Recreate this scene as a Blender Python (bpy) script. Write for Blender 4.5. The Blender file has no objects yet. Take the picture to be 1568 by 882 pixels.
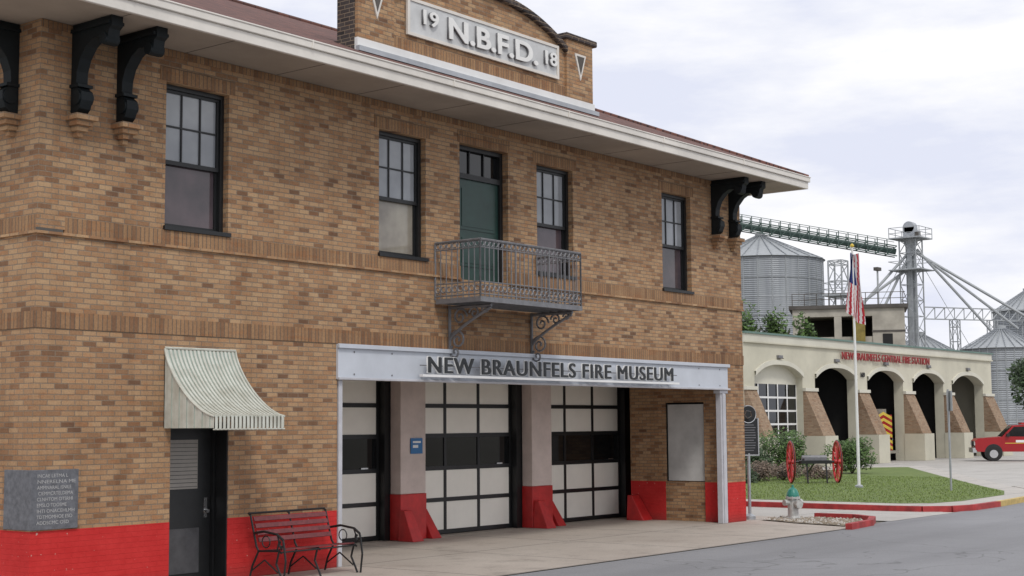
import bpy, math, random
from mathutils import Vector, Matrix
random.seed(7)
S=bpy.context.scene
COL=S.collection
# ---------------------------------------------------------------- materials
def newmat(name):
    m=bpy.data.materials.new(name);m.use_nodes=True
    return m,m.node_tree,m.node_tree.nodes['Principled BSDF']
def N(nt,t,**k):
    n=nt.nodes.new(t)
    for a,b in k.items(): setattr(n,a,b)
    return n
def mix(nt,fac,a,b,mode='MIX'):
    n=nt.nodes.new('ShaderNodeMix');n.data_type='RGBA';n.blend_type=mode
    for sock,v in ((n.inputs[0],fac),(n.inputs[6],a),(n.inputs[7],b)):
        if hasattr(v,'is_linked') or hasattr(v,'links'): nt.links.new(v,sock)
        elif isinstance(v,(int,float)): sock.default_value=v
        else: sock.default_value=(*v,1) if len(v)==3 else v
    return n.outputs[2]
def ramp(nt,src,p0,p1,c0=(0,0,0),c1=(1,1,1)):
    r=nt.nodes.new('ShaderNodeValToRGB');r.color_ramp.elements[0].position=p0;r.color_ramp.elements[1].position=p1
    r.color_ramp.elements[0].color=(*c0,1);r.color_ramp.elements[1].color=(*c1,1)
    nt.links.new(src,r.inputs[0]);return r.outputs[0]
def pos(nt):
    return N(nt,'ShaderNodeNewGeometry').outputs['Position']
def noise(nt,vec,scale,detail=4,rough=.55):
    n=N(nt,'ShaderNodeTexNoise');n.inputs['Scale'].default_value=scale;n.inputs['Detail'].default_value=detail;n.inputs['Roughness'].default_value=rough
    nt.links.new(vec,n.inputs['Vector']);return n.outputs[0]
def bump(nt,b,h,strength,dist=.01):
    n=N(nt,'ShaderNodeBump');n.inputs['Strength'].default_value=strength;n.inputs['Distance'].default_value=dist
    nt.links.new(h,n.inputs['Height']);nt.links.new(n.outputs[0],b.inputs['Normal'])
def M(name,col,rough=.6,metal=0,var=.15,scale=3,bmp=0,bscale=60,spec=None):
    m,nt,b=newmat(name)
    tc=N(nt,'ShaderNodeTexCoord').outputs['Object']
    n1=noise(nt,tc,scale,6,.65)
    f=ramp(nt,n1,.3,.7)
    c0=tuple(max(0,x*(1-var)) for x in col);c1=tuple(min(1,x*(1+var*.6)) for x in col)
    nt.links.new(mix(nt,f,c0,c1),b.inputs['Base Color'])
    b.inputs['Roughness'].default_value=rough;b.inputs['Metallic'].default_value=metal
    if spec is not None: b.inputs['Specular IOR Level'].default_value=spec
    if bmp: bump(nt,b,noise(nt,tc,bscale,3),bmp,.01)
    return m
def brickmat(name,soldier=False,redbase=False,c1=(.53,.355,.205),c2=(.37,.205,.108),dark=(.135,.08,.055),dk_amt=.72,mort=(.29,.23,.17)):
    m,nt,b=newmat(name)
    p=pos(nt);s=N(nt,'ShaderNodeSeparateXYZ');nt.links.new(p,s.inputs[0])
    a=N(nt,'ShaderNodeMath',operation='ADD');nt.links.new(s.outputs[0],a.inputs[0]);nt.links.new(s.outputs[1],a.inputs[1])
    c=N(nt,'ShaderNodeCombineXYZ')
    if soldier: nt.links.new(s.outputs[2],c.inputs[0]);nt.links.new(a.outputs[0],c.inputs[1])
    else: nt.links.new(a.outputs[0],c.inputs[0]);nt.links.new(s.outputs[2],c.inputs[1])
    def bt(w,h,off,col1,col2,mo,sc=1):
        t=N(nt,'ShaderNodeTexBrick');t.offset=off;t.inputs['Scale'].default_value=sc
        t.inputs['Brick Width'].default_value=w;t.inputs['Row Height'].default_value=h
        t.inputs['Mortar Size'].default_value=.008;t.inputs['Mortar Smooth'].default_value=.25
        t.inputs['Color1'].default_value=(*col1,1);t.inputs['Color2'].default_value=(*col2,1);t.inputs['Mortar'].default_value=(*mo,1)
        nt.links.new(c.outputs[0],t.inputs['Vector']);return t
    w,h=(.6,.078) if soldier else (.225,.076)
    off=0 if soldier else .5
    t=bt(w,h,off,c1,c2,mort)
    t2=bt(w,h,off,(0,0,0),(1,1,1),(0,0,0))
    dk=ramp(nt,t2.outputs[0],.74,.97)
    brickmask=N(nt,'ShaderNodeMath',operation='SUBTRACT');brickmask.inputs[0].default_value=1;nt.links.new(t.outputs['Fac'],brickmask.inputs[1])
    dm=N(nt,'ShaderNodeMath',operation='MULTIPLY');nt.links.new(dk,dm.inputs[0]);nt.links.new(brickmask.outputs[0],dm.inputs[1])
    clus=ramp(nt,noise(nt,p,.9,3,.6),.36,.6,(.3,.3,.3),(1,1,1))
    dm3=N(nt,'ShaderNodeMath',operation='MULTIPLY');nt.links.new(dm.outputs[0],dm3.inputs[0]);nt.links.new(clus,dm3.inputs[1])
    dm2=N(nt,'ShaderNodeMath',operation='MULTIPLY');nt.links.new(dm3.outputs[0],dm2.inputs[0]);dm2.inputs[1].default_value=dk_amt
    col=mix(nt,dm2.outputs[0],t.outputs[0],dark)
    mpv=N(nt,'ShaderNodeMapping');mpv.inputs['Scale'].default_value=(1/w,1/w,1/h);nt.links.new(p,mpv.inputs[0])
    hn=noise(nt,mpv.outputs[0],.9,1,.5);col=mix(nt,ramp(nt,hn,.55,.68,(0,0,0),(.45,.45,.45)),col,mix(nt,1,col,(1.06,.82,.66),'MULTIPLY'))
    big=noise(nt,p,.45,6,.65);col=mix(nt,ramp(nt,big,.32,.72,(.0,.0,.0),(.7,.7,.7)),col,mix(nt,1.0,col,(.72,.67,.64),'MULTIPLY'))
    fine=noise(nt,p,38,3);col=mix(nt,.4,col,mix(nt,1.0,col,ramp(nt,fine,.3,.7,(.6,.6,.6),(1.25,1.25,1.25)),'MULTIPLY'))
    mp=N(nt,'ShaderNodeMapping');mp.inputs['Scale'].default_value=(2.2,2.2,.35);nt.links.new(p,mp.inputs[0])
    st=noise(nt,mp.outputs[0],1.0,5,.7);col=mix(nt,ramp(nt,st,.48,.78,(0,0,0),(.7,.7,.7)),col,mix(nt,1.0,col,(.62,.56,.52),'MULTIPLY'))
    # weathering: lower storey a little dirtier
    lw=N(nt,'ShaderNodeMapRange');nt.links.new(s.outputs[2],lw.inputs[0]);lw.inputs[1].default_value=3.6;lw.inputs[2].default_value=5.2;lw.inputs[3].default_value=.5;lw.inputs[4].default_value=0
    col=mix(nt,lw.outputs[0],col,mix(nt,1.0,col,(.82,.78,.76),'MULTIPLY'))
    if redbase:
        e=N(nt,'ShaderNodeMath',operation='LESS_THAN');nt.links.new(s.outputs[2],e.inputs[0]);e.inputs[1].default_value=.94
        rn=noise(nt,p,2.5,6,.7)
        red=mix(nt,ramp(nt,rn,.3,.75),(.46,.020,.020),(.58,.040,.038))
        mp2=noise(nt,p,14,3);red=mix(nt,ramp(nt,mp2,.68,.72),red,(.5,.3,.26))
        lo=N(nt,'ShaderNodeMapRange');nt.links.new(s.outputs[2],lo.inputs[0]);lo.inputs[1].default_value=0;lo.inputs[2].default_value=.25;lo.inputs[3].default_value=.6;lo.inputs[4].default_value=0
        red=mix(nt,lo.outputs[0],red,(.20,.04,.035))
        col=mix(nt,e.outputs[0],col,red)
    nt.links.new(col,b.inputs['Base Color']);b.inputs['Roughness'].default_value=.85;b.inputs['Specular IOR Level'].default_value=.25
    hh=N(nt,'ShaderNodeMath',operation='ADD');nt.links.new(brickmask.outputs[0],hh.inputs[0])
    fm=N(nt,'ShaderNodeMath',operation='MULTIPLY');nt.links.new(fine,fm.inputs[0]);fm.inputs[1].default_value=.5
    nt.links.new(fm.outputs[0],hh.inputs[1]);bump(nt,b,hh.outputs[0],.7,.009)
    return m
BR=brickmat('brick_red_base',redbase=True)
BRP=brickmat('brick_plain')
BS=brickmat('brick_soldier',soldier=True,c1=(.42,.26,.14),c2=(.31,.175,.095),dk_amt=.35,mort=(.20,.15,.11))
BRF=brickmat('brick_station',c1=(.44,.335,.235),c2=(.35,.25,.17),dk_amt=.3)
BDK=brickmat('brick_stained',c1=(.10,.085,.08),c2=(.06,.05,.05),dark=(.03,.03,.03))
BLK=M('black_paint',(.012,.013,.014),.45,var=.3,bmp=.1)
BRK=M('bracket_paint',(.008,.012,.014),.6,var=.35,spec=.3)
WHT=M('white_paint',(.76,.76,.75),.5,var=.1,scale=1.5)
BEAM=M('beam_paint',(.53,.56,.61),.55,var=.14,scale=.8,bmp=.1)
SOF=M('soffit_paint',(.36,.305,.25),.7,var=.18,scale=.7)
GUT=M('gutter_paint',(.72,.68,.62),.45,var=.16,scale=1)
STU=M('column_stucco',(.62,.52,.475),.85,var=.16,scale=2,bmp=.3)
RED=M('red_paint',(.50,.022,.022),.5,var=.25,scale=4,bmp=.15)
PANEL=M('garage_panel',(.90,.87,.79),.5,var=.06,scale=1.2)
def glass(name,col,rough=.06,col2=None,sc=1.2,metal=0):
    m,nt,b=newmat(name);p=pos(nt)
    n=noise(nt,p,sc,4)
    nt.links.new(mix(nt,ramp(nt,n,.35,.65),col,col2 or tuple(x*.6 for x in col)),b.inputs['Base Color'])
    b.inputs['Roughness'].default_value=rough;b.inputs['Specular IOR Level'].default_value=.6
    bump(nt,b,noise(nt,p,1.5,2),.06,.02)
    return m
GUP=glass('glass_upper',(.40,.42,.44),.08,(.25,.265,.285),.8)  # opaque pane; pale sky reflection is painted into its colour
GLO=glass('glass_lower',(.115,.085,.095),.06,(.055,.048,.056))  # opaque pane; dim purplish reflection is put into the base colour
GLB=glass('glass_beige',(.42,.385,.31),.10,(.20,.175,.15),1.0)
GDK=glass('glass_dark',(.010,.011,.012),.05)
BLIND=M('blind_pane',(.30,.28,.25),.35,var=.15)
GREEN=M('door_green',(.016,.050,.040),.4,var=.25)
GREY=M('iron_grey_paint',(.19,.19,.20),.5,metal=.2,var=.25,scale=8)
DGREY=M('kick_plate',(.07,.07,.075),.5,var=.3,scale=5)
GALV=M('galvanised',(.42,.44,.46),.4,metal=.6,var=.2,scale=2)
POST=M('post_paint',(.50,.50,.53),.5,var=.18,scale=2)
PLQ=M('granite_plaque',(.125,.13,.145),.5,var=.45,scale=14)
PLT=M('plaque_lettering',(.42,.42,.42),.5)
LET=M('sign_letter_dark',(.022,.025,.028),.5,var=.2)
PAPER=M('board_paper',(.50,.50,.49),.7,var=.22,scale=1.6,bmp=1,bscale=3)
BLUE=M('blue_sign',(.01,.14,.36),.4,var=.1)
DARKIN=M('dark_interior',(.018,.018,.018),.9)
CEIL=M('recess_ceiling',(.60,.58,.54),.8)
CREAM=M('station_cream',(.56,.535,.43),.75,var=.16,scale=.5,bmp=.15)
CREAM2=M('station_trim',(.62,.60,.51),.7,var=.12,scale=.5)
TEALTRIM=M('station_roof_edge',(.12,.20,.17),.5)
BENCHR=M('bench_red_slats',(.15,.026,.028),.5,var=.4,scale=12,bmp=.1)
SILV=M('hydrant_silver',(.50,.50,.48),.45,metal=.3,var=.25,scale=10)
TEAL=M('hydrant_teal',(.03,.22,.17),.45,var=.2,scale=10)
TIRE=M('tyre',(.02,.02,.02),.85)
CARR=M('truck_red',(.34,.010,.014),.22,var=.05)
YEL=M('yellow_stripe',(.65,.48,.06),.5)
GOLD=M('gold_cloth',(.26,.20,.05),.8,var=.4,scale=2)
CHROME=M('chrome',(.6,.6,.6),.2,metal=.9,var=.1)
CONCT=M('tower_concrete',(.42,.39,.33),.85,var=.3,scale=.6)
RUST=M('rust_dark',(.10,.09,.08),.8,var=.4,scale=.7)
TRUSSG=M('truss_green',(.06,.10,.085),.6)
TRUSSW=M('truss_galv',(.40,.42,.43),.55,metal=.3)
LW=M('raised_letters',(.80,.80,.78),.5,var=.08)
PNL=M('name_panel_paint',(.60,.61,.61),.6,var=.15)
RDT=M('station_letter_red',(.30,.03,.03),.5)
def roofmat():
    m,nt,b=newmat('roof_shingle');p=pos(nt)
    t=N(nt,'ShaderNodeTexBrick');t.inputs['Scale'].default_value=1;t.inputs['Brick Width'].default_value=.33;t.inputs['Row Height'].default_value=.13;t.inputs['Mortar Size'].default_value=.012
    t.inputs['Color1'].default_value=(.19,.085,.065,1);t.inputs['Color2'].default_value=(.11,.055,.045,1);t.inputs['Mortar'].default_value=(.05,.03,.03,1)
    nt.links.new(p,t.inputs['Vector']);n=noise(nt,p,4,5)
    nt.links.new(mix(nt,.5,t.outputs[0],mix(nt,1,t.outputs[0],ramp(nt,n,.3,.7,(.5,.5,.5),(1.4,1.3,1.3)),'MULTIPLY')),b.inputs['Base Color']);b.inputs['Roughness'].default_value=.9
    return m
ROOF=roofmat()
def awnmat():
    m,nt,b=newmat('awning_metal');p=pos(nt);n=noise(nt,p,5,5)
    nt.links.new(mix(nt,ramp(nt,n,.4,.75),(.60,.61,.54),(.44,.43,.36)),b.inputs['Base Color']);b.inputs['Roughness'].default_value=.5
    return m
AWN=awnmat()
AWN2=M('awning_green',(.32,.38,.33),.5,var=.2)
def concrete(name,c0,c1,joint=3.0,stain=.5,jc=(.12,.11,.10)):
    m,nt,b=newmat(name);p=pos(nt)
    a=noise(nt,p,.35,8,.7);col=mix(nt,ramp(nt,a,.3,.7),c0,c1)
    f=noise(nt,p,25,4);col=mix(nt,.4,col,mix(nt,1,col,ramp(nt,f,.3,.7,(.7,.7,.7),(1.2,1.2,1.2)),'MULTIPLY'))
    st=noise(nt,p,1.3,6,.75);col=mix(nt,ramp(nt,st,.52,.72,(0,0,0),(stain,stain,stain)),col,tuple(x*.55 for x in c0))
    if joint:
        t=N(nt,'ShaderNodeTexBrick');t.offset=0;t.inputs['Scale'].default_value=1;t.inputs['Brick Width'].default_value=joint;t.inputs['Row Height'].default_value=joint;t.inputs['Mortar Size'].default_value=.018
        nt.links.new(p,t.inputs['Vector']);col=mix(nt,t.outputs['Fac'],col,jc)
    nt.links.new(col,b.inputs['Base Color']);b.inputs['Roughness'].default_value=.8;bump(nt,b,f,.25,.006);return m
APR=concrete('apron_concrete',(.36,.31,.265),(.48,.425,.37),3.1,.6)
DRV=concrete('drive_concrete',(.38,.36,.33),(.48,.46,.43),4.0,.3)
SWK=concrete('sidewalk_concrete',(.42,.39,.35),(.50,.47,.43),1.6,.25)
def asphalt():
    m,nt,b=newmat('asphalt');p=pos(nt)
    a=noise(nt,p,.12,8,.65);col=mix(nt,ramp(nt,a,.3,.7),(.20,.20,.208),(.27,.27,.28))
    mp=N(nt,'ShaderNodeMapping');mp.inputs['Scale'].default_value=(.05,.8,1);nt.links.new(p,mp.inputs[0])
    w=noise(nt,mp.outputs[0],1,4);col=mix(nt,ramp(nt,w,.45,.7,(0,0,0),(.4,.4,.4)),col,(.15,.15,.157))
    f=noise(nt,p,60,3);col=mix(nt,.5,col,mix(nt,1,col,ramp(nt,f,.3,.7,(.6,.6,.6),(1.3,1.3,1.3)),'MULTIPLY'))
    v=N(nt,'ShaderNodeTexVoronoi',feature='DISTANCE_TO_EDGE');v.inputs['Scale'].default_value=.16
    nz=N(nt,'ShaderNodeTexNoise');nz.inputs['Scale'].default_value=.7;nt.links.new(p,nz.inputs['Vector'])
    wp=mix(nt,.25,p,mix(nt,1,nz.outputs[1],(8,8,8),'MULTIPLY'),'ADD');nt.links.new(wp,v.inputs['Vector'])
    col=mix(nt,ramp(nt,v.outputs[0],.0,.004,(.55,.55,.55),(0,0,0)),col,(.07,.07,.07))
    nt.links.new(col,b.inputs['Base Color']);b.inputs['Roughness'].default_value=.85;bump(nt,b,f,.5,.006);return m
ASP=asphalt()
def grassm():
    m,nt,b=newmat('grass');p=pos(nt);a=noise(nt,p,1.2,7,.7);f=noise(nt,p,40,3)
    col=mix(nt,ramp(nt,a,.3,.7),(.10,.15,.03),(.20,.24,.055));col=mix(nt,ramp(nt,f,.35,.7),col,(.08,.13,.028))
    nt.links.new(col,b.inputs['Base Color']);b.inputs['Roughness'].default_value=.9;return m
GRS=grassm()
def leafm(name,c):
    m,nt,b=newmat(name);oi=N(nt,'ShaderNodeNewGeometry')
    r=oi.outputs['Random Per Island'];col=mix(nt,ramp(nt,r,0,1),tuple(x*.55 for x in c),tuple(x*1.5 for x in c))
    nt.links.new(col,b.inputs['Base Color']);b.inputs['Roughness'].default_value=.6;return m
LF1=leafm('leaf_green',(.065,.12,.025));LF2=leafm('leaf_dark',(.04,.07,.025));LF3=leafm('shrub_brown',(.14,.10,.07));LFG=leafm('grass_blade',(.16,.22,.05))
BARK=M('bark',(.09,.07,.05),.9)
def silom():
    m,nt,b=newmat('corrugated_steel');tc=N(nt,'ShaderNodeTexCoord').outputs['Object']
    w=N(nt,'ShaderNodeTexWave',wave_type='BANDS',bands_direction='Z');w.inputs['Scale'].default_value=1.6;nt.links.new(tc,w.inputs['Vector'])
    mp=N(nt,'ShaderNodeMapping');mp.inputs['Scale'].default_value=(1,1,.08);nt.links.new(tc,mp.inputs[0])
    n=noise(nt,mp.outputs[0],1.2,5);col=mix(nt,ramp(nt,n,.3,.7),(.28,.30,.325),(.42,.445,.465));col=mix(nt,.35,col,mix(nt,1,col,w.outputs[0],'MULTIPLY'))
    nt.links.new(col,b.inputs['Base Color']);b.inputs['Roughness'].default_value=.5;b.inputs['Metallic'].default_value=.3;bump(nt,b,w.outputs[0],.5,.05);return m
SILO=silom()
# ---------------------------------------------------------------- mesh builder
class MB:
    def __init__(s): s.v=[];s.f=[];s.m=[];s.mats=[]
    def mi(s,mat):
        if mat not in s.mats: s.mats.append(mat)
        return s.mats.index(mat)
    def add(s,vs,fs,mat):
        o=len(s.v);s.v+=[tuple(x) for x in vs];k=s.mi(mat)
        for f in fs: s.f.append([i+o for i in f]);s.m.append(k)
    def box(s,x0,x1,y0,y1,z0,z1,mat):
        if x0>x1:x0,x1=x1,x0
        if y0>y1:y0,y1=y1,y0
        if z0>z1:z0,z1=z1,z0
        s.add([(x0,y0,z0),(x1,y0,z0),(x1,y1,z0),(x0,y1,z0),(x0,y0,z1),(x1,y0,z1),(x1,y1,z1),(x0,y1,z1)],
              [(0,3,2,1),(4,5,6,7),(0,1,5,4),(1,2,6,5),(2,3,7,6),(3,0,4,7)],mat)
    def quad(s,a,b,c,d,mat): s.add([a,b,c,d],[(0,1,2,3)],mat)
    def prism(s,pts,axis,a0,a1,mat):
        def P(p,a):
            if axis==0: return (a,p[0],p[1])
            if axis==1: return (p[0],a,p[1])
            return (p[0],p[1],a)
        n=len(pts);vs=[P(p,a0) for p in pts]+[P(p,a1) for p in pts]
        fs=[tuple(range(n))[::-1],tuple(range(n,2*n))]+[(i,(i+1)%n,n+(i+1)%n,n+i) for i in range(n)]
        s.add(vs,fs,mat)
    def cyl(s,p0,p1,r0,mat,r1=None,n=12,cap=True):
        if r1 is None:r1=r0
        p0=Vector(p0);p1=Vector(p1);d=(p1-p0)
        if d.length<1e-6:return
        d.normalize();u=d.orthogonal().normalized();w=d.cross(u)
        vs=[];
        for p,r in((p0,r0),(p1,r1)):
            for i in range(n):
                a=2*math.pi*i/n;vs.append(p+u*math.cos(a)*r+w*math.sin(a)*r)
        fs=[(i,(i+1)%n,n+(i+1)%n,n+i) for i in range(n)]
        if cap: fs+=[tuple(range(n))[::-1],tuple(range(n,2*n))]
        s.add(vs,fs,mat)
    def tube(s,pts,r,mat,n=6):
        for a,b in zip(pts[:-1],pts[1:]): s.cyl(a,b,r,mat,n=n)
    def ring(s,c,nrm,R,r,mat,n=20,k=6):
        c=Vector(c);nrm=Vector(nrm).normalized();u=nrm.orthogonal().normalized();w=nrm.cross(u);vs=[];fs=[]
        for i in range(n):
            a=2*math.pi*i/n;d=u*math.cos(a)+w*math.sin(a)
            for j in range(k):
                b=2*math.pi*j/k;vs.append(c+d*(R+r*math.cos(b))+nrm*r*math.sin(b))
        for i in range(n):
            for j in range(k):
                fs.append((i*k+j,((i+1)%n)*k+j,((i+1)%n)*k+(j+1)%k,i*k+(j+1)%k))
        s.add(vs,fs,mat)
    def lathe(s,prof,c,mat,n=20):
        vs=[];fs=[]
        for r,z in prof:
            for i in range(n):
                a=2*math.pi*i/n;vs.append((c[0]+r*math.cos(a),c[1]+r*math.sin(a),c[2]+z))
        for j in range(len(prof)-1):
            for i in range(n): fs.append((j*n+i,j*n+(i+1)%n,(j+1)*n+(i+1)%n,(j+1)*n+i))
        fs.append(tuple(range(n))[::-1]);fs.append(tuple(range((len(prof)-1)*n,len(prof)*n)))
        s.add(vs,fs,mat)
    def build(s,name,parent=None,bevel=0,smooth=False):
        me=bpy.data.meshes.new(name);me.from_pydata(s.v,[],s.f);me.update()
        for m in s.mats: me.materials.append(m)
        for p,k in zip(me.polygons,s.m): p.material_index=k;p.use_smooth=smooth
        o=bpy.data.objects.new(name,me);COL.objects.link(o)
        if parent: o.parent=parent
        if bevel:
            b=o.modifiers.new('bevel','BEVEL');b.width=bevel;b.segments=1;b.limit_method='ANGLE'
        return o
def group(name,loc=(0,0,0),rz=0):
    e=bpy.data.objects.new(name,None);COL.objects.link(e);e.location=loc;e.rotation_euler=(0,0,rz);e.empty_display_size=.2;return e
def text(name,body,parent,loc,size,mat,ext=.03,width=None,rot=(math.pi/2,0,0),off=0,space=1,align='LEFT'):
    cu=bpy.data.curves.new(name,'FONT');cu.body=body;cu.size=size;cu.extrude=ext;cu.offset=off;cu.space_character=space;cu.align_x=align
    o=bpy.data.objects.new(name+'_tmp',cu);COL.objects.link(o);bpy.context.view_layer.update()
    dg=bpy.context.evaluated_depsgraph_get();me=bpy.data.meshes.new_from_object(o.evaluated_get(dg));w=o.dimensions.x
    bpy.data.objects.remove(o)
    ob=bpy.data.objects.new(name,me);COL.objects.link(ob);me.materials.clear();me.materials.append(mat)
    ob.parent=parent;ob.location=loc;ob.rotation_euler=rot
    if width: ob.scale=(width/w,1,1)
    return ob
def wall_y(mb,x0,x1,z0,z1,y,ops,t,mat,revmat=None):
    xs=sorted(set([x0,x1]+[v for o in ops for v in o[:2]]));zs=sorted(set([z0,z1]+[v for o in ops for v in o[2:4]]))
    for i in range(len(xs)-1):
        for j in range(len(zs)-1):
            cx=(xs[i]+xs[i+1])/2;cz=(zs[j]+zs[j+1])/2
            if any(o[0]<cx<o[1] and o[2]<cz<o[3] for o in ops): continue
            mb.quad((xs[i],y,zs[j]),(xs[i+1],y,zs[j]),(xs[i+1],y,zs[j+1]),(xs[i],y,zs[j+1]),mat)
    for o in ops:
        a,b,c,d=o[:4];r=revmat or mat
        mb.quad((a,y,c),(a,y,d),(a,y+t,d),(a,y+t,c),r);mb.quad((b,y,c),(b,y+t,c),(b,y+t,d),(b,y,d),r)
        mb.quad((a,y,d),(b,y,d),(b,y+t,d),(a,y+t,d),r);mb.quad((a,y,c),(a,y+t,c),(b,y+t,c),(b,y,c),r)
# ---------------------------------------------------------------- MUSEUM
W=19.63;DEP=12.0
mus=group('brick_fire_museum')
wc=[2.81,7.478,12.06,16.71];ww=1.235/2;ZB,ZT=5.31,7.58
ops=[(c-ww,c+ww,ZB,ZT) for c in wc]+[(9.786-.735,9.786+.735,5.06,7.655)]
wall=MB()
wall_y(wall,0,W,3.73,8.085,0,ops,.3,BR)
wall_y(wall,0,5.85,0,3.73,0,[(2.36,3.48,0,2.42)],.38,BR)
wall_y(wall,18.78,W,0,3.73,0,[],.3,BR)
wall.quad((5.85,0,0),(5.85,3.3,0),(5.85,3.3,3.73),(5.85,0,3.73),BR)
wall.quad((0,0,0),(0,0,8.085),(0,DEP,8.085),(0,DEP,0),BR)
wall.quad((W,0,0),(W,DEP,0),(W,DEP,8.085),(W,0,8.085),BR)
wall.quad((0,DEP,0),(0,DEP,8.085),(W,DEP,8.085),(W,DEP,0),BR)
for (a,b,c,d,mt) in [(0,.62,0,3.73,BR),(1.72,2.74,0,3.73,BR),(.62,1.72,2.85,3.73,BR)]:
    wall.quad((18.78,a,c),(18.78,a,d),(18.78,b,d),(18.78,b,c),mt)
wall.quad((18.78,.62,0),(18.78,.62,2.85),(19.0,.62,2.85),(19.0,.62,0),BRP)
wall.quad((18.78,1.72,0),(19.0,1.72,0),(19.0,1.72,2.85),(18.78,1.72,2.85),BRP)
wall.quad((18.78,.62,2.85),(18.78,1.72,2.85),(19,1.72,2.85),(19,.62,2.85),BRP)
wall.box(18.82,19.0,.622,1.718,0,.94,BRP)
wall.quad((19.0,.62,.9),(19.0,1.72,.9),(19.0,1.72,2.85),(19.0,.62,2.85),DARKIN)
wall.quad((18.78,2.74,0),(19.63,2.74,0),(19.63,2.74,3.73),(18.78,2.74,3.73),BR)
wall.build('walls',mus)
tr=MB()
tr.box(.43,9.05,-.022,-.001,5.085,5.305,BS);tr.box(10.52,W-.43,-.022,-.001,5.085,5.305,BS)
tr.box(-.022,.43,-.03,-.001,5.125,5.305,BRP);tr.box(-.022,.40,-.034,-.001,5.085,5.124,RUST);tr.box(W-.43,W+.02,-.03,-.001,5.085,5.305,BRP)
tr.box(-.04,9.05,-.045,-.001,5.045,5.083,BRP);tr.box(10.52,W+.04,-.045,-.001,5.045,5.083,BRP)
tr.box(-.04,-.001,-.0009,DEP,5.045,5.083,BRP);tr.box(-.022,-.001,.0,DEP,5.085,5.305,BS)
tr.box(-.012,W+.012,-.014,-.001,3.735,3.965,BS);tr.box(-.014,-.001,.0,DEP,3.735,3.965,BS)
for c in wc: tr.box(c-ww-.12,c+ww+.12,-.008,-.001,7.59,7.81,BS)
tr.box(9.0,10.57,-.008,-.001,7.66,7.88,BS)
tr.box(0.0,W,-.02,-.001,7.97,8.08,BS)
tr.build('brick_bands',mus)
def window(parent,name,c,w,z0,z1,y,lower):
    m=MB();a,b=c-w,c+w;fr=.07;zm=z0+(z1-z0)*.47
    m.box(a,a+fr,y,y+.12,z0,z1,BLK);m.box(b-fr,b,y,y+.12,z0,z1,BLK);m.box(a+fr,b-fr,y,y+.12,z1-fr,z1,BLK)
    m.box(a-.03,b+.03,-.05,y+.12,z0-.002,z0+.06,BLK)
    i0,i1=a+fr,b-fr
    m.box(i0,i1,y+.03,y+.09,zm-.03,zm+.035,BLK)
    m.box(i0,i0+.045,y+.035,y+.085,zm,z1-fr,BLK);m.box(i1-.045,i1,y+.035,y+.085,zm,z1-fr,BLK);m.box(i0,i1,y+.036,y+.084,z1-fr-.045,z1-fr+.001,BLK)
    for k in (1,2):
        x=i0+(i1-i0)*k/3;m.box(x-.012,x+.012,y+.045,y+.075,zm+.03,z1-fr-.04,BLK)
    z=(zm+z1-fr)/2;m.box(i0+.04,i1-.04,y+.046,y+.074,z-.012,z+.012,BLK)
    m.quad((i0,y+.07,zm),(i1,y+.07,zm),(i1,y+.07,z1-fr),(i0,y+.07,z1-fr),GUP)
    m.box(i0,i0+.045,y+.075,y+.12,z0+.06,zm,BLK);m.box(i1-.045,i1,y+.075,y+.12,z0+.06,zm,BLK);m.box(i0,i1,y+.076,y+.119,z0+.06,z0+.13,BLK)
    m.quad((i0,y+.105,z0+.06),(i1,y+.105,z0+.06),(i1,y+.105,zm),(i0,y+.105,zm),lower)
    m.build(name,parent)
for i,(c,lm) in enumerate(zip(wc,(GLO,GLB,GLO,GLO))): window(mus,'window_%d'%(i+1),c,ww,ZB,ZT,.12,lm)
m=MB();a,b=9.051,10.521;y=.14
m.box(a,a+.09,y,y+.12,5.06,7.655,BLK);m.box(b-.09,b,y,y+.12,5.06,7.655,BLK);m.box(a+.09,b-.09,y,y+.12,7.57,7.655,BLK)
m.box(a+.09,b-.09,y,y+.1,7.02,7.12,BLK)
m.quad((a+.09,y+.08,7.1),(b-.09,y+.08,7.1),(b-.09,y+.08,7.6),(a+.09,y+.08,7.6),GDK)
for k in (1,2): x=a+.09+(b-a-.18)*k/3;m.box(x-.015,x+.015,y+.05,y+.079,7.12,7.57,BLK)
m.box(a+.09,b-.09,y+.05,y+.09,5.06,7.02,GREEN)
for (p,q) in ((5.35,5.95),(6.05,6.9)):
    m.box(a+.2,b-.2,y+.035,y+.049,p,q,GREEN);m.box(a+.26,b-.26,y+.025,y+.0345,p+.06,q-.06,GREEN)
m.build('balcony_door',mus)
m=MB();y=.38
m.box(2.36,2.42,y-.1,y,0,2.42,BLK);m.box(3.42,3.48,y-.1,y,0,2.42,BLK);m.box(2.42,3.42,y-.1,y,2.3,2.42,BLK)
m.box(2.42,3.42,y-.03,y+.03,.02,2.3,BLK);m.box(2.5,3.16,y-.045,y-.031,1.4,2.15,BLIND);m.box(2.5,3.2,y-.045,y-.031,.12,.80,DGREY)
for k in range(12): z=1.43+k*.06;m.box(2.51,3.15,y-.05,y-.0455,z,z+.006,BLK)
m.cyl((3.33,y-.1,1.05),(3.33,y-.03,1.05),.03,CHROME);m.box(3.30,3.36,y-.036,y-.031,.95,1.25,CHROME)
m.box(3.462,3.479,.01,.27,0,2.4,BLK)
m.build('street_door',mus)
m=MB();m.box(-.02,.74,-.035,.62,.955,1.775,PLQ);m.build('cornerstone_plaque',mus,bevel=.006)
for i in range(9):
    text('plaque_text_%d'%i,''.join(random.choice('AEIRSTNOLMCDH  ') for _ in range(random.randint(11,15))),mus,(.07,-.038,1.67-i*.08),.068,PLT,.001,width=random.uniform(.45,.62))
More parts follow.
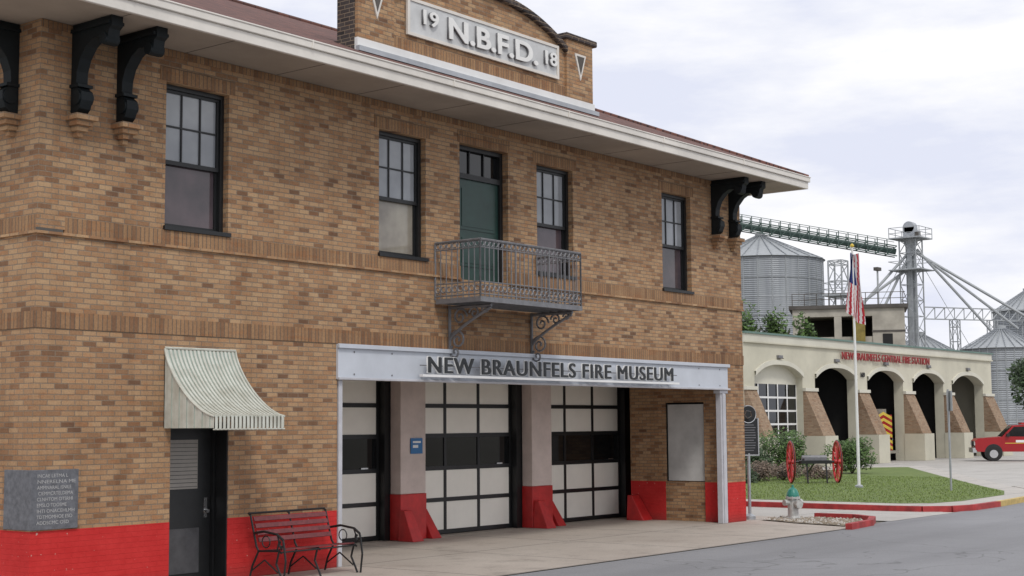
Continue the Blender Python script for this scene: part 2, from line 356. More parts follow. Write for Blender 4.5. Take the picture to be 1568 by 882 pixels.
rf=MB();E=1.24;z0=8.37;sl=.42;x0,x1,y0,y1=-E,W+E,-E,DEP+E;h=(y1-y0)/2;zr=z0+h*sl
A=(x0,y0,z0);B=(x1,y0,z0);Cc=(x1,y1,z0);D=(x0,y1,z0);R1=(x0+h,y0+h,zr);R2=(x1-h,y0+h,zr)
rf.add([A,B,Cc,D,R1,R2],[(0,1,5,4),(1,2,5),(2,3,4,5),(3,0,4)],ROOF)
rf.cyl(B,R2,.06,ROOF,n=6);rf.cyl(A,R1,.06,ROOF,n=6);rf.cyl(R1,R2,.06,ROOF,n=6)
rf.build('roof',mus)
g=MB();o=1.28
g.box(-o,W+o,-o,-o+.12,8.24,8.365,GUT);g.box(-o,-o+.12,-o+.12,DEP+o,8.24,8.365,GUT);g.box(W+o-.12,W+o,-o+.12,DEP+o,8.24,8.365,GUT)
g.box(-o-.015,W+o+.015,-o-.015,-o-.0005,8.345,8.372,GUT);g.box(W+o+.0005,W+o+.015,-o,DEP+o,8.345,8.372,GUT)
g.box(-o+.04,W+o-.04,-o+.04,-o+.10,8.07,8.238,GUT);g.box(-o+.04,-o+.10,-o+.101,DEP+o,8.07,8.238,GUT);g.box(W+o-.10,W+o-.04,-o+.101,DEP+o,8.07,8.238,GUT)
for k in range(6): g.box(.6+k*3.4,.63+k*3.4,-o-.017,-o+.1,8.235,8.3755,GUT)
g.build('gutter_and_fascia',mus,bevel=.012)
s=MB();s.box(-o+.1005,W+o-.1005,-o+.1005,DEP+o-.1,8.087,8.13,SOF)
for k in range(1,12):
    x=-1.2+k*1.87;s.box(x-.006,x+.006,-o+.11,-.03,8.083,8.0865,RUST)
s.build('soffit',mus)
def arc(x): return 10.80 - (abs(x-9.83)/2.62)**2.4*.62
pp=MB();xs=[12.45-i*(12.45-7.2)/24 for i in range(25)]
body=[(6.27,8.75),(13.38,8.75),(13.38,10.34),(12.45,10.34)]+[(x,arc(x)-.14) for x in xs]+[(7.2,10.34),(6.27,10.34)]
pp.prism(body,1,.004,.45,BRP)
cp=MB()
for i in range(24):
    xa,xb=xs[i+1],xs[i]
    cp.prism([(xa,arc(xa)-.139),(xb,arc(xb)-.139),(xb,arc(xb)+.0),(xa,arc(xa)+.0)],1,-.10,.53,BDK)
cp.box(12.40,13.50,-.10,.53,10.341,10.47,BDK);cp.box(6.15,7.25,-.10,.53,10.341,10.47,BDK)
cp.build('parapet_coping',mus,bevel=.02)
pp.box(6.262,6.2695,.02,.45,8.8,10.33,BDK)
for (p,q) in ((12.45,13.375),(6.275,7.2)): pp.box(p,q,-.05,.0035,9.1,10.335,BRP)
pp.box(7.21,12.44,-.012,.0035,9.1,9.32,BS)
pp.build('parapet',mus)
fl=MB();fl.box(6.24,13.41,-.075,.0,8.84,9.095,WHT);fl.box(6.2,13.45,-.16,-.0755,8.84,8.93,GALV);fl.box(6.22,6.2615,.0,.5,8.9,9.1,BDK);fl.build('parapet_flashing',mus)
pn=MB();pn.box(7.62,12.10,-.04,-.0125,9.48,10.06,PNL)
for (a_,b_,c_,d_) in ((7.55,12.17,9.42,9.478),(7.55,12.17,10.062,10.12),(7.55,7.618,9.479,10.061),(12.102,12.17,9.479,10.061)): pn.box(a_,b_,-.06,-.0125,c_,d_,GUT)
pn.build('name_panel',mus)
def solidtext(name,body,loc,size,width,off):
    text(name+'_shadow_side',body,mus,(loc[0],loc[1]+.02,loc[2]),size,GREY,.02,width=width,off=off+.002)
    text(name,body,mus,(loc[0],loc[1]-.008,loc[2]),size,LW,.008,width=width,off=off)
solidtext('letters_nbfd','N.B.F.D.',(8.62,-.085,9.57),.56,2.75,.014)
solidtext('letters_19','19',(7.85,-.085,9.69),.38,.42,.008)
solidtext('letters_18','18',(11.57,-.085,9.66),.38,.40,.008)
tri=MB()
for cx in (12.91,6.74):
    P=[(cx-.2,10.08),(cx+.2,10.08),(cx,9.52)]
    tri.prism(P,1,-.075,-.0505,GUT);q=[(cx-.13,10.035),(cx+.13,10.035),(cx,9.65)];tri.prism(q,1,-.082,-.0755,RUST)
tri.build('parapet_ornaments',mus)
def bracket(name,cx,side=0):
    prof=[(0,6.78),(.10,6.78),(.20,6.86),(.25,6.98),(.25,7.10),(.15,7.17),(.12,7.25),(.13,7.40),(.20,7.58),(.34,7.74),(.50,7.83),(.62,7.82),(.66,7.74),(.73,7.69),(.81,7.72),(.84,7.80),(.86,7.90),(.92,7.94),(.92,8.084),(0,8.084)]
    m=MB();hw=.095
    def bx(d0,d1,c0,c1,z0,z1,mt):
        if side==0: m.box(c0,c1,-d1,-d0,z0,z1,mt)
        else: m.box(-d1,-d0,c0,c1,z0,z1,mt)
    P=[(-a-.001,z) for a,z in prof];m.prism(P,side,cx-hw,cx+hw,BRK) if side==0 else m.prism(P,1,cx-hw,cx+hw,BRK)
    for (d_,z_,r_) in ((.745,7.78,.085),(.14,7.02,.105)):
        if side==0: m.cyl((cx-hw-.025,-d_,z_),(cx+hw+.025,-d_,z_),r_,BRK,n=16)
        else: m.cyl((-d_,cx-hw-.025,z_),(-d_,cx+hw+.025,z_),r_,BRK,n=16)
    bx(.001,.90,cx-hw-.04,cx+hw+.04,7.965,8.01,BRK);bx(.001,.21,cx-hw-.03,cx+hw+.03,7.17,7.215,BRK)
    for k in range(4):
        q=.045*k;bx(.001,.28-.06*k,cx-.18+q,cx+.18-q,6.70-.075*k,6.775-.075*k,BRP)
    m.build(name,mus)
for i,x in enumerate((.60,1.38,18.36,19.18)): bracket('eave_bracket_%d'%(i+1),x)
bracket('eave_bracket_5',.62,1);bracket('eave_bracket_6',1.5,1)
bm=MB()
bm.box(5.82,18.80,-.05,.18,3.13,3.725,BEAM);bm.box(5.80,18.84,-.10,-.0505,3.655,3.729,BEAM);bm.box(5.80,18.84,-.10,-.0505,3.12,3.16,POST)
for k in (0,1,12,13):
    x=6.2+k*.94
    for z in (3.22,3.60): bm.cyl((x,-.062,z),(x,-.0505,z),.018,GREY,n=8)
bm.build('steel_beam',mus,bevel=.005)
cb=MB();cb.box(5.86,18.77,.19,3.29,3.32,3.4,CEIL);cb.box(5.86,18.77,.19,.5,3.14,3.315,CEIL);cb.build('recess_ceiling',mus)
ps=MB()
ps.box(18.50,18.74,-.02,.12,0.0,3.04,POST);ps.box(18.56,18.68,-.045,-.0205,0,3.04,POST);ps.box(18.44,18.80,-.045,.14,3.04,3.118,POST)
ps.box(5.86,5.95,-.03,.12,0,3.118,POST);ps.build('beam_posts',mus,bevel=.008)
sg=MB();sg.box(7.72,16.3,-.26,-.18,3.205,3.25,WHT);sg.box(7.72,16.3,-.195,-.185,3.40,3.42,GREY)
for k in range(9): x=7.9+k*1.03;sg.box(x-.015,x+.015,-.179,-.051,3.22,3.25,GREY)
sg.build('sign_rails',mus)
SG='NEW BRAUNFELS FIRE MUSEUM'
for j,(dx,dz,yy) in enumerate(((-.028,-.012,-.200),(.028,.012,-.2012),(-.02,.016,-.2024),(.02,-.014,-.2036))):
    text('sign_letter_edge_%d'%(j+1),SG,mus,(7.88+dx,yy,3.285+dz),.41,WHT,.010,width=8.17,space=1.12)
for j,(dx,dz,yy) in enumerate(((-.013,0,-.222),(0,0.005,-.2232),(.013,-.003,-.2244))):
    text('sign_letters_%d'%(j+1),SG,mus,(7.88+dx,yy,3.285+dz),.41,LET,.006,width=8.17,space=1.12)
gb=MB();yb=3.34
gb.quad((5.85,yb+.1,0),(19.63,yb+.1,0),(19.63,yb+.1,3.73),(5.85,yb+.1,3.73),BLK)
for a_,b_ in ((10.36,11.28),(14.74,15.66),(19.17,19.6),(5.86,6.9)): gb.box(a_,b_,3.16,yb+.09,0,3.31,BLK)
gb.build('recess_back_wall',mus)
zr_=[.06,.745,1.42,2.12,2.76,3.42]
def gdoor(name,a,b):
    m=MB();y=yb
    for r in range(5):
        for c in range(3):
            xa=a+(b-a)*c/3;xb=a+(b-a)*(c+1)/3
            mt=GDK if r==2 else PANEL
            m.box(xa+.04,xb-.04,y,y+.05,zr_[r]+.045,min(zr_[r+1],3.36)-.045,mt)
    m.box(a,b,y+.03,y+.08,.02,3.36,BLK)
    for c in range(4):
        x=a+(b-a)*c/3;m.box(x-.038,x+.038,y-.02,y+.029,.02,3.3,BLK)
    for r in range(5): m.box(a,b,y-.018,y+.028,zr_[r]-.043,zr_[r]+.043,BLK)
    m.box(b-.5,b-.3,y-.03,y-.019,1.46,1.49,CHROME)
    m.build(name,mus)
gdoor('garage_door_1',6.9,10.33);gdoor('garage_door_2',11.31,14.71);gdoor('garage_door_3',15.68,19.14)
cl=MB()
for a_,b_ in ((10.52,11.29),(14.93,15.68)):
    cl.box(a_,b_,2.86,3.15,.94,3.318,STU);cl.box(a_-.012,b_+.012,2.848,3.155,0,.938,RED)
cl.build('columns',mus,bevel=.01)
gd=MB()
def guard(x,y,w=.34,d=.42,h=.62):
    gd.add([(x,y-d,0),(x+w,y-d,0),(x+w,y,0),(x,y,0),(x+.05,y-.12,h),(x+w-.05,y-.12,h),(x+w-.05,y,h),(x+.05,y,h)],[(0,3,2,1),(4,5,6,7),(0,1,5,4),(1,2,6,5),(2,3,7,6),(3,0,4,7)],RED)
guard(10.42,2.846);guard(11.32,3.2,.3,.5,.6);guard(14.92,2.846);guard(15.72,3.2,.3,.5,.6);guard(18.35,2.6,.42,.5,.6)
gd.build('red_wheel_guards',mus,bevel=.01)
bd=MB();bd.box(18.85,18.99,.66,1.68,.96,2.80,PAPER);bd.box(18.84,18.995,.622,.66,.945,2.848,BRK);bd.box(18.84,18.995,1.68,1.718,.945,2.848,BRK);bd.build('notice_board',mus)
bs=MB();bs.box(10.80,11.16,2.832,2.847,1.76,2.08,BLUE);bs.box(10.86,11.10,2.828,2.8315,1.98,2.02,WHT);bs.box(10.86,11.02,2.828,2.8315,1.88,1.94,WHT);bs.build('blue_wall_sign',mus)
# ---------------------------------------------------------------- awning
aw=group('door_awning');m=MB()
prof=[];n=14
for i in range(n+1):
    t=i/n;y=-1.13*t**1.35;z=3.51-1.02*(1-(1-t)**1.45)
    prof.append((y,z))
xa,xb=2.24,3.60;nr=18
for k in range(nr):
    u0=xa+(xb-xa)*k/nr;u1=xa+(xb-xa)*(k+1)/nr;um=u0+(u1-u0)*.55
    for (p,q,dz,mt) in ((u0,um,.02,AWN),(um,u1,-.004,AWN2)):
        for (a_,b_) in zip(prof[:-1],prof[1:]):
            m.add([(p,a_[0],a_[1]+dz),(q,a_[0],a_[1]+dz),(q,b_[0],b_[1]+dz),(p,b_[0],b_[1]+dz)],[(0,3,2,1)],mt)
            m.add([(p,a_[0],a_[1]+dz),(p,b_[0],b_[1]+dz),(p,b_[0],b_[1]-.01),(p,a_[0],a_[1]-.01)],[(0,1,2,3)],mt)
        bot=2.31-(.0 if mt is AWN else -.02)
        m.quad((p,-1.13-dz,2.49+dz),(q,-1.13-dz,2.49+dz),(q,-1.13-dz,bot),(p,-1.13-dz,bot),AWN)
def zat(y):
    for (a_,b_) in zip(prof[:-1],prof[1:]):
        if b_[0]<=y<=a_[0]: return a_[1]+(b_[1]-a_[1])*((y-a_[0])/(b_[0]-a_[0]) if b_[0]!=a_[0] else 0)
    return prof[-1][1]
for xx in (xa,xb):
    ns=13
    for k in range(ns):
        ya=-1.13*k/ns;ybb=-1.13*(k+1)/ns;off=.012 if k%2 else 0
        sx=xx-off if xx==xa else xx+off
        m.quad((sx,ya,2.33),(sx,ya,zat(ya)),(sx,ybb,zat(ybb)),(sx,ybb,2.33),AWN)
        m.quad((xx-.013,ya,2.33),(xx+.013,ya,2.33),(xx+.013,ya,zat(ya)-.005),(xx-.013,ya,zat(ya)-.005),AWN2)
m.tube([(xa-.01,-1.13,2.31),(xb+.01,-1.13,2.31)],.012,AWN);m.tube([(xa-.01,0,3.53),(xb+.01,0,3.53)],.02,AWN)
m.tube([(xa-.008,p,z+.01) for p,z in prof],.016,AWN);m.tube([(xb+.008,p,z+.01) for p,z in prof],.016,AWN)
m.build('awning_sheet',aw)
# ---------------------------------------------------------------- balcony
bl=group('iron_balcony');m=MB();bx0,bx1,by=8.33,11.40,-1.09;zf=4.60;zt=5.66
m.box(bx0,bx1,by,-.05,zf-.015,zf+.01,GREY);m.box(bx0-.02,bx1+.02,by-.02,by+.03,zf-.06,zf+.03,GREY);m.box(bx0-.02,bx0+.03,by+.031,-.045,zf-.06,zf+.03,GREY);m.box(bx1-.03,bx1+.02,by+.031,-.045,zf-.06,zf+.03,GREY)
for k in range(5): y=by+.15+k*.2;m.box(bx0+.03,bx1-.03,y-.02,y+.02,zf-.055,zf-.016,GREY)
def rail(p0,p1):
    p0=Vector(p0);p1=Vector(p1);L=(p1-p0).length;d=(p1-p0).normalized();nn=int(L/.125)
    up=Vector((0,0,1));nrm=d.cross(up)
    for z,r in ((zt,.024),(zt-.14,.012),(zf+.30,.012),(zf+.08,.014)): m.cyl(p0+up*z,p1+up*z,r,GREY,n=6)
    for k in range(nn+1):
        p=p0+d*(L*k/nn);main=k%8==0
        m.cyl(p+up*(zf+.02),p+up*zt,.02 if main else .0115,GREY,n=6)
        if k<nn:
            q=p0+d*(L*(k+.5)/nn);m.ring(q+up*(zt-.07),nrm,.045,.010,GREY,12,4);m.ring(q+up*(zf+.19),nrm,.052,.011,GREY,12,4)
rail((bx0,by,0),(bx1,by,0));rail((bx0,-.02,0),(bx0,by,0));rail((bx1,-.02,0),(bx1,by,0))
def spiral(cx,y,z,r0,turns,a0,sgn):
    pts=[]
    for i in range(28):
        t=i/27;a=a0+sgn*turns*2*math.pi*t;r=r0*(1-t*.85);pts.append((cx,y+r*math.cos(a),z+r*math.sin(a)))
    return pts
for cx in (8.72,11.2):
    m.cyl((cx,-.03,3.70),(cx,-.03,zf-.06),.03,GREY,n=6);m.cyl((cx,-.02,zf-.10),(cx,by+.06,zf-.10),.03,GREY,n=6)
    pts=[(cx,-.03-.98*t,3.9+(zf-.14-3.9)*(t**.75)) for t in [i/12 for i in range(13)]];m.tube(pts,.028,GREY)
    for s_ in (spiral(cx,-.22,3.90,.19,1.6,0,1),spiral(cx,-.28,4.32,.17,1.5,math.pi,-1),spiral(cx,-.62,4.38,.12,1.4,0,1),spiral(cx,-.16,3.68,.13,1.3,1,-1),spiral(cx,-.88,4.42,.08,1.2,0,1)): m.tube(s_,.02,GREY,5)
m.build('railing_and_scroll_brackets',bl)
# ---------------------------------------------------------------- bench
bn=group('park_bench');m=MB();a_,b_=3.80,5.42
def slat(y0,z0,y1,z1,t=.02):
    v=Vector((0,y1-y0,z1-z0));nr_=Vector((0,-v.z,v.y)).normalized()*t
    m.add([(a_+.03,y0,z0),(b_-.03,y0,z0),(b_-.03,y1,z1),(a_+.03,y1,z1)]+[(x,y_+nr_.y,z_+nr_.z) for x,y_,z_ in ((a_+.03,y0,z0),(b_-.03,y0,z0),(b_-.03,y1,z1),(a_+.03,y1,z1))],[(0,1,2,3),(4,7,6,5),(0,4,5,1),(1,5,6,2),(2,6,7,3),(3,7,4,0)],BENCHR)
for k in range(4):
    z=.56+k*.105;y=-.33+.035*k*1.1;slat(y,z,y+.03,z+.065)
for k in range(5): y=-.86+k*.115;slat(y,.46-.01*k,y+.085,.455-.01*k)
for x in (a_,(a_+b_)/2,b_):
    m.tube([(x,-.12,1.0),(x,-.17,.97),(x,-.31,.5),(x,-.36,.43),(x,-.82,.45),(x,-.88,.42)],.018,BLK)
    m.tube([(x,-.36,.43),(x,-.22,.2),(x,-.16,0.0)],.018,BLK);m.tube([(x,-.82,.44),(x,-.76,.25),(x,-.86,.08),(x,-.9,0.0)],.018,BLK)
    m.tube([(x,-.20,.12),(x,-.5,.3),(x,-.80,.12)],.012,BLK)
for x in (a_-.02,b_+.02):
    m.tube([(x,-.27,.70),(x,-.5,.735),(x,-.8,.70),(x,-.93,.62),(x,-.95,.54),(x,-.89,.50),(x,-.84,.55),(x,-.87,.60)],.02,BLK);m.tube([(x,-.80,.69),(x,-.84,.6),(x,-.80,.46)],.014,BLK)
    m.tube([(x,-.95,.55),(x,-.99,.3),(x,-.95,0)],.018,BLK);m.ring((x,-.55,.58),(1,0,0),.09,.01,BLK,14,5)
m.tube([(a_,-.14,1.0),(b_,-.14,1.0)],.018,BLK);m.tube([(a_,-.85,.43),(b_,-.85,.43)],.014,BLK)
m.build('bench_frame_and_slats',bn)
# ---------------------------------------------------------------- fire hydrant
hy=group('fire_hydrant',(20.51,-.79,.0));m=MB()
m.lathe([(.20,0),(.20,.05),(.14,.06),(.13,.10),(.125,.5),(.17,.51),(.17,.55),(.14,.56)],(0,0,0),SILV)
m.lathe([(.15,.56),(.15,.60),(.135,.66),(.10,.73),(.05,.77),(.03,.78),(.03,.84),(.0,.845)],(0,0,0),TEAL)
m.cyl((-.24,0,.42),(.24,0,.42),.055,SILV);m.cyl((-.27,0,.42),(-.2,0,.42),.075,SILV,n=8);m.cyl((.27,0,.42),(.2,0,.42),.075,SILV,n=8)
m.cyl((0,0,.38),(0,-.22,.38),.08,SILV);m.cyl((0,-.17,.38),(0,-.25,.38),.105,SILV,n=8)
for k in range(8):
    a=k*math.pi/4;m.cyl((.16*math.cos(a),.16*math.sin(a),.49),(.16*math.cos(a),.16*math.sin(a),.57),.014,SILV,n=6);m.cyl((.18*math.cos(a),.18*math.sin(a),.03),(.18*math.cos(a),.18*math.sin(a),.07),.014,SILV,n=6)
m.build('hydrant_body',hy,smooth=False);hy.rotation_euler=(0,0,-.4)
# ---------------------------------------------------------------- historical marker
hm=group('historical_marker',(20.16,.20,0),-.55);m=MB()
m.cyl((0,0,0),(0,0,1.6),.04,GALV);m.lathe([(.14,0),(.14,.08),(.05,.14)],(0,0,0),GALV)
m.box(-.27,.27,-.03,.03,1.55,2.45,BLK);m.cyl((0,-.03,2.55),(0,.03,2.55),.22,BLK,n=28)
m.ring((0,-.03,2.55),(0,1,0),.21,.012,CHROME,28,5);m.ring((0,-.03,2.55),(0,1,0),.10,.010,CHROME,5,4)
for (p,q,r,s_) in ((-.28,-.25,1.54,2.46),(.25,.28,1.54,2.46),(-.25,.25,1.54,1.57)): m.box(p,q,-.04,.04,r,s_,CHROME)
for k in range(11): z=2.28-k*.062;m.box(-.2,.2-random.random()*.08,-.034,-.0305,z,z+.018,GREY)
m.build('marker_plate_and_post',hm)
# ---------------------------------------------------------------- central fire station
fs=group('cream_central_fire_station');Y0=19.0
piers=[(53.4,54.5),(59.75,61.2),(66.4,67.8),(72.85,74.25),(79.1,80.5),(85.95,87.6)]
m=MB()
def archpts(a,b):
    c=(a+b)/2;w=(b-a)/2;pts=[]
    for i in range(17):
        t=-1+2*i/16;pts.append((c+w*t,4.75+.62*(1-abs(t)**2.6)))
    return pts
for i in range(5):
    a=piers[i][1];b=piers[i+1][0];ap=archpts(a,b)
    for p,q in zip(ap[:-1],ap[1:]):
        m.add([(p[0],Y0,p[1]),(q[0],Y0,q[1]),(q[0],Y0,6.4),(p[0],Y0,6.4),(p[0],Y0+.6,p[1]),(q[0],Y0+.6,q[1])],[(0,1,2,3),(0,4,5,1)],CREAM)
        m.add([(p[0],Y0-.10,p[1]-.02),(q[0],Y0-.10,q[1]-.02),(q[0],Y0-.10,q[1]+.22),(p[0],Y0-.10,p[1]+.22),(p[0],Y0-.001,p[1]-.02),(q[0],Y0-.001,q[1]-.02),(q[0],Y0-.001,q[1]+.22),(p[0],Y0-.001,p[1]+.22)],[(0,1,2,3),(4,5,1,0),(3,2,6,7)],CREAM2)
    m.box((a+b)/2-.22,(a+b)/2+.22,Y0-.15,Y0-.002,5.68,5.84,GREY)
    m.box((a+b)/2-.26,(a+b)/2+.26,Y0-.17,Y0-.15,5.66,5.70,RUST)
for a,b in piers:
    m.box(a,b,Y0+.0001,Y0+.6,0,6.4,CREAM)
    m.prism([(Y0,4.0),(Y0-.12,4.0),(Y0-1.15,1.62),(Y0,1.62)],0,a+.02,b-.02,BRF)
    m.box(a-.03,b+.03,Y0-1.28,Y0-.001,0,1.61,CREAM);m.box(a-.03,b+.03,Y0-.2,Y0-.001,4.001,4.18,CREAM2)
m.box(53.4,87.6,Y0-.08,Y0+.6,6.401,6.86,CREAM2);m.box(53.35,87.7,Y0-.16,Y0+.65,6.861,6.96,TEALTRIM)
m.box(53.35,87.7,Y0-.13,Y0-.081,6.40,6.47,CREAM)
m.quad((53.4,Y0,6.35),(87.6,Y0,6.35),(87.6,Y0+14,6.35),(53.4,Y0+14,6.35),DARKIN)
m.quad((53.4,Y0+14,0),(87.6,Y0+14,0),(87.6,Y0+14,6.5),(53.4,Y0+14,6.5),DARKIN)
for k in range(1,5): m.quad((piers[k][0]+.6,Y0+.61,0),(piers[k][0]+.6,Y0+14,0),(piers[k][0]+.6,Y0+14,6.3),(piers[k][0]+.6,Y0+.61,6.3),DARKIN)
m.quad((53.4,Y0+.6,0),(53.4,Y0+14,0),(53.4,Y0+14,6.9),(53.4,Y0+.6,6.9),CREAM)
m.quad((87.6,Y0+.6,0),(87.6,Y0+14,0),(87.6,Y0+14,6.9),(87.6,Y0+.6,6.9),CREAM)
m.quad((54.5,Y0+.7,.012),(87.0,Y0+.7,.012),(87.0,Y0+13.9,.012),(54.5,Y0+13.9,.012),RUST)
m.build('station_walls_and_piers',fs)
m=MB();a,b=54.5,59.75
m.box(a,b,Y0+.45,Y0+.5,0,5.5,DARKIN)
m.box(a,b,Y0+.4,Y0+.449,4.35,5.5,CREAM2)
for r in range(6): z=.15+r*.7;m.box(a,b,Y0+.38,Y0+.4,z-.05,z+.05,WHT)
for c in range(6): x=a+(b-a)*c/5;m.box(x-.05,x+.05,Y0+.381,Y0+.4015,.1,4.35,WHT)
m.quad((a,Y0+.43,0),(b,Y0+.43,0),(b,Y0+.43,4.35),(a,Y0+.43,4.35),GDK)
m.build('station_garage_door',fs)
text('station_letters','NEW BRAUNFELS CENTRAL FIRE STATION',fs,(64.3,Y0-.14,5.86),.60,RDT,.03,width=12.3,off=.004)
text('station_number','169',fs,(66.8,Y0-.06,4.9),.4,BLK,.02)
m=MB()
for x in (62.5,64.8,69.1,75.6,77.4,82.0,84.2):
    m.box(x,x+.5,Y0+2.5,Y0+3,4.2,4.35,WHT);m.box(x-.1,x+.6,Y0+6,Y0+6.3,1.0,2.2,GREY)
m.tube([(82.0,Y0+1.5,0),(82.6,Y0+1.5,4.3)],.05,GALV);m.tube([(82.5,Y0+1.5,0),(83.1,Y0+1.5,4.3)],.05,GALV)
for k in range(9): m.cyl((82.05+.065*k,Y0+1.5,.3+k*.45),(82.55+.065*k,Y0+1.5,.3+k*.45),.03,GALV,n=5)
m.build('station_interior_fittings',fs)
fe=group('fire_engine',(71.0,19.5,0),0);m=MB()
m.box(-1.2,1.2,0,7,.55,2.75,CARR);m.box(-1.1,1.1,.3,6.5,2.75,3.1,CHROME);m.box(-1.22,1.22,.0,6.9,1.2,1.35,WHT)
for k in range(6):
    z=.65+k*.36;m.add([(-1.19,-.01,z),(0,-.01,z+.3),(0,-.01,z+.48),(-1.19,-.01,z+.18)],[(0,1,2,3)],YEL);m.add([(1.19,-.01,z),(0,-.01,z+.3),(0,-.01,z+.48),(1.19,-.01,z+.18)],[(0,3,2,1)],YEL)
m.box(-1.25,1.25,-.35,-.012,.45,.62,CHROME)
for y in (1.6,5.4):
    for x in (-1.1,1.1): m.cyl((x-.15,y,.5),(x+.15,y,.5),.5,TIRE,n=20)
m.box(-1.15,1.15,7,9,.6,2.7,CARR);m.build('engine_body',fe)
# ---------------------------------------------------------------- red pickup
tk=group('red_pickup_truck',(74.6,12.4,0),math.radians(118));m=MB()
side=[(-2.9,.55),(2.75,.55),(2.86,.7),(2.88,1.18),(2.7,1.32),(1.35,1.42),(.72,2.08),(-1.1,2.12),(-1.25,1.44),(-2.9,1.44)]
m.prism(side,1,-.95,.95,CARR)
m.prism([(1.18,1.44),(.68,1.98),(.0,2.0),(.0,1.42)],1,-.962,.962,GDK);m.prism([(-.08,1.42),(-.08,2.0),(-1.0,2.02),(-1.08,1.42)],1,-.962,.962,GDK)
m.add([(1.37,-.82,1.44),(1.37,.82,1.44),(.78,.78,2.04),(.78,-.78,2.04)],[(0,1,2,3)],GDK)
m.box(-2.6,1.2,-.956,.956,1.02,1.06,YEL);m.box(-.9,.6,-.957,.957,1.08,1.22,WHT)
m.box(2.80,3.02,-.93,.93,.5,.78,CHROME);m.box(2.87,2.90,-.6,.6,.85,1.15,BLK);m.box(-3.0,-2.88,-.93,.93,.5,.72,CHROME)
for y in (-.78,.78): m.box(2.86,2.91,y-.14,y+.14,.92,1.14,WHT)
m.box(-.1,.2,-.6,.6,2.12,2.22,RED)
for yy in (-1,1): m.box(.95,1.12,yy*.97,yy*1.12,1.42,1.6,BLK);m.box(-.06,-.045,yy*.9505,yy*.9575,.62,1.42,BLK);m.box(-.35,-.2,yy*.951,yy*.975,1.26,1.30,CHROME)
for x in (1.85,-1.9):
    for y in (-.84,.84):
        m.cyl((x,y-.135,.42),(x,y+.135,.42),.42,TIRE,n=24);m.cyl((x,y-.15,.42),(x,y+.15,.42),.24,CHROME,n=16);m.cyl((x,y-.118,.5),(x,y+.118,.5),.50,BLK,n=24)
m.build('truck_body',tk,bevel=.05)
# ---------------------------------------------------------------- antique hose cart
hc=group('antique_hose_cart',(37.5,7.2,.12),math.radians(-52));m=MB();R=.78
for x in (-.85,.85):
    m.ring((x,0,R),(1,0,0),R-.04,.04,RED,32,6);m.ring((x,0,R),(1,0,0),R,.02,BLK,32,4);m.cyl((x-.12,0,R),(x+.12,0,R),.09,RED)
    for k in range(12):
        a=k*math.pi/6;m.cyl((x,0,R),(x,(R-.05)*math.cos(a),R+(R-.05)*math.sin(a)),.022,RED,n=6)
m.cyl((-.95,0,R),(.95,0,R),.04,BLK);m.box(-.55,.55,-.45,.35,R-.06,R+.06,BLK);m.box(-.4,.4,-.3,.2,R+.06,R+.14,GREY)
m.tube([(-.35,-.4,R),(-.35,-.55,0)],.03,BLK);m.tube([(.35,-.4,R),(.35,-.55,0)],.03,BLK);m.tube([(.1,.3,R),(.05,1.6,.3)],.035,BLK)
m.cyl((-.45,0,R+.14),(.45,0,R+.14),.10,GREY)
m.build('cart_wheels_and_frame',hc)
# ---------------------------------------------------------------- flagpole and flag
fp=group('flagpole',(34.93,4.25,.12));m=MB();m.cyl((0,0,0),(0,0,8.2),.055,WHT,r1=.035);m.lathe([(.14,0),(.14,.06),(.07,.1)],(0,0,0),GALV);m.lathe([(.0,8.2),(.07,8.25),(.07,8.3),(.0,8.36)],(0,0,0),YEL);m.cyl((.07,0,1),(.07,0,8.1),.006,WHT,n=4);m.build('pole',fp)
FR=M('flag_red',(.42,.02,.035),.8,var=.05);FW=M('flag_white',(.68,.67,.68),.8,var=.05);FB=M('flag_blue',(.012,.025,.15),.8,var=.05)
fg=MB();nc=39;nz=26
def fpnt(i,j):
    t=i/nc;s_=j/nz;wd=.30+.24*s_**.6
    q=(t-.5)*wd+.05*math.sin(t*9+s_*5)
    dpt=.08*math.cos(t*17+s_*2.5)*(1-.3*s_)
    z=7.95-2.05*s_-.45*t*s_+.15*abs(t-.5)
    return (-.02+.62*q-.785*dpt*.8, -.02-.785*q-.62*dpt-.05, z)
for i in range(nc):
    for j in range(nz):
        st=int((i+j*.45)/3)%2
        mt=FB if (j<12 and i<nc*.55) else (FR if st else FW)
        fg.add([fpnt(i,j),fpnt(i+1,j),fpnt(i+1,j+1),fpnt(i,j+1)],[(0,1,2,3)],mt)
fo=fg.build('flag',fp,smooth=True)
sp=group('street_sign',(34.25,.75,.12),math.radians(38));m=MB();m.cyl((0,0,0),(0,0,3.25),.035,GALV);m.box(-.3,.3,-.05,-.036,2.55,3.2,GALV);m.box(-.27,.27,-.0525,-.0505,2.6,3.15,WHT);m.build('sign_and_post',sp)
# ---------------------------------------------------------------- grounds
def poly(name,pts,z,mat,parent=None):
    m=MB();m.add([(x,y,z) for x,y in pts],[tuple(range(len(pts)))],mat);return m.build(name,parent)
GR=M('far_earth',(.16,.15,.12),.95,var=.3,scale=.05)
poly('ground',[(-1500,-1500),(1500,-1500),(1500,1500),(-1500,1500)],-.03,GR)
poly('road',[(-200,-24),(400,-24),(400,-2.4),(33,-2.4),(26,-2.8),(21.5,-2.8),(18,-3.15),(-200,-3.15)],-.012,ASP)
poly('museum_apron_pavement',[(-60,-3.1),(18.4,-3.15),(19.8,-3.0),(20.9,-2.55),(21.4,-1.9),(21.45,13),(-60,13)],0,APR)
poly('alley_driveway',[(21.4,-2.9),(25.4,-2.9),(25.4,40),(21.4,40)],-.006,DRV)
poly('station_apron',[(25.4,-2.5),(140,-2.5),(140,33),(25.4,33)],-.008,DRV)
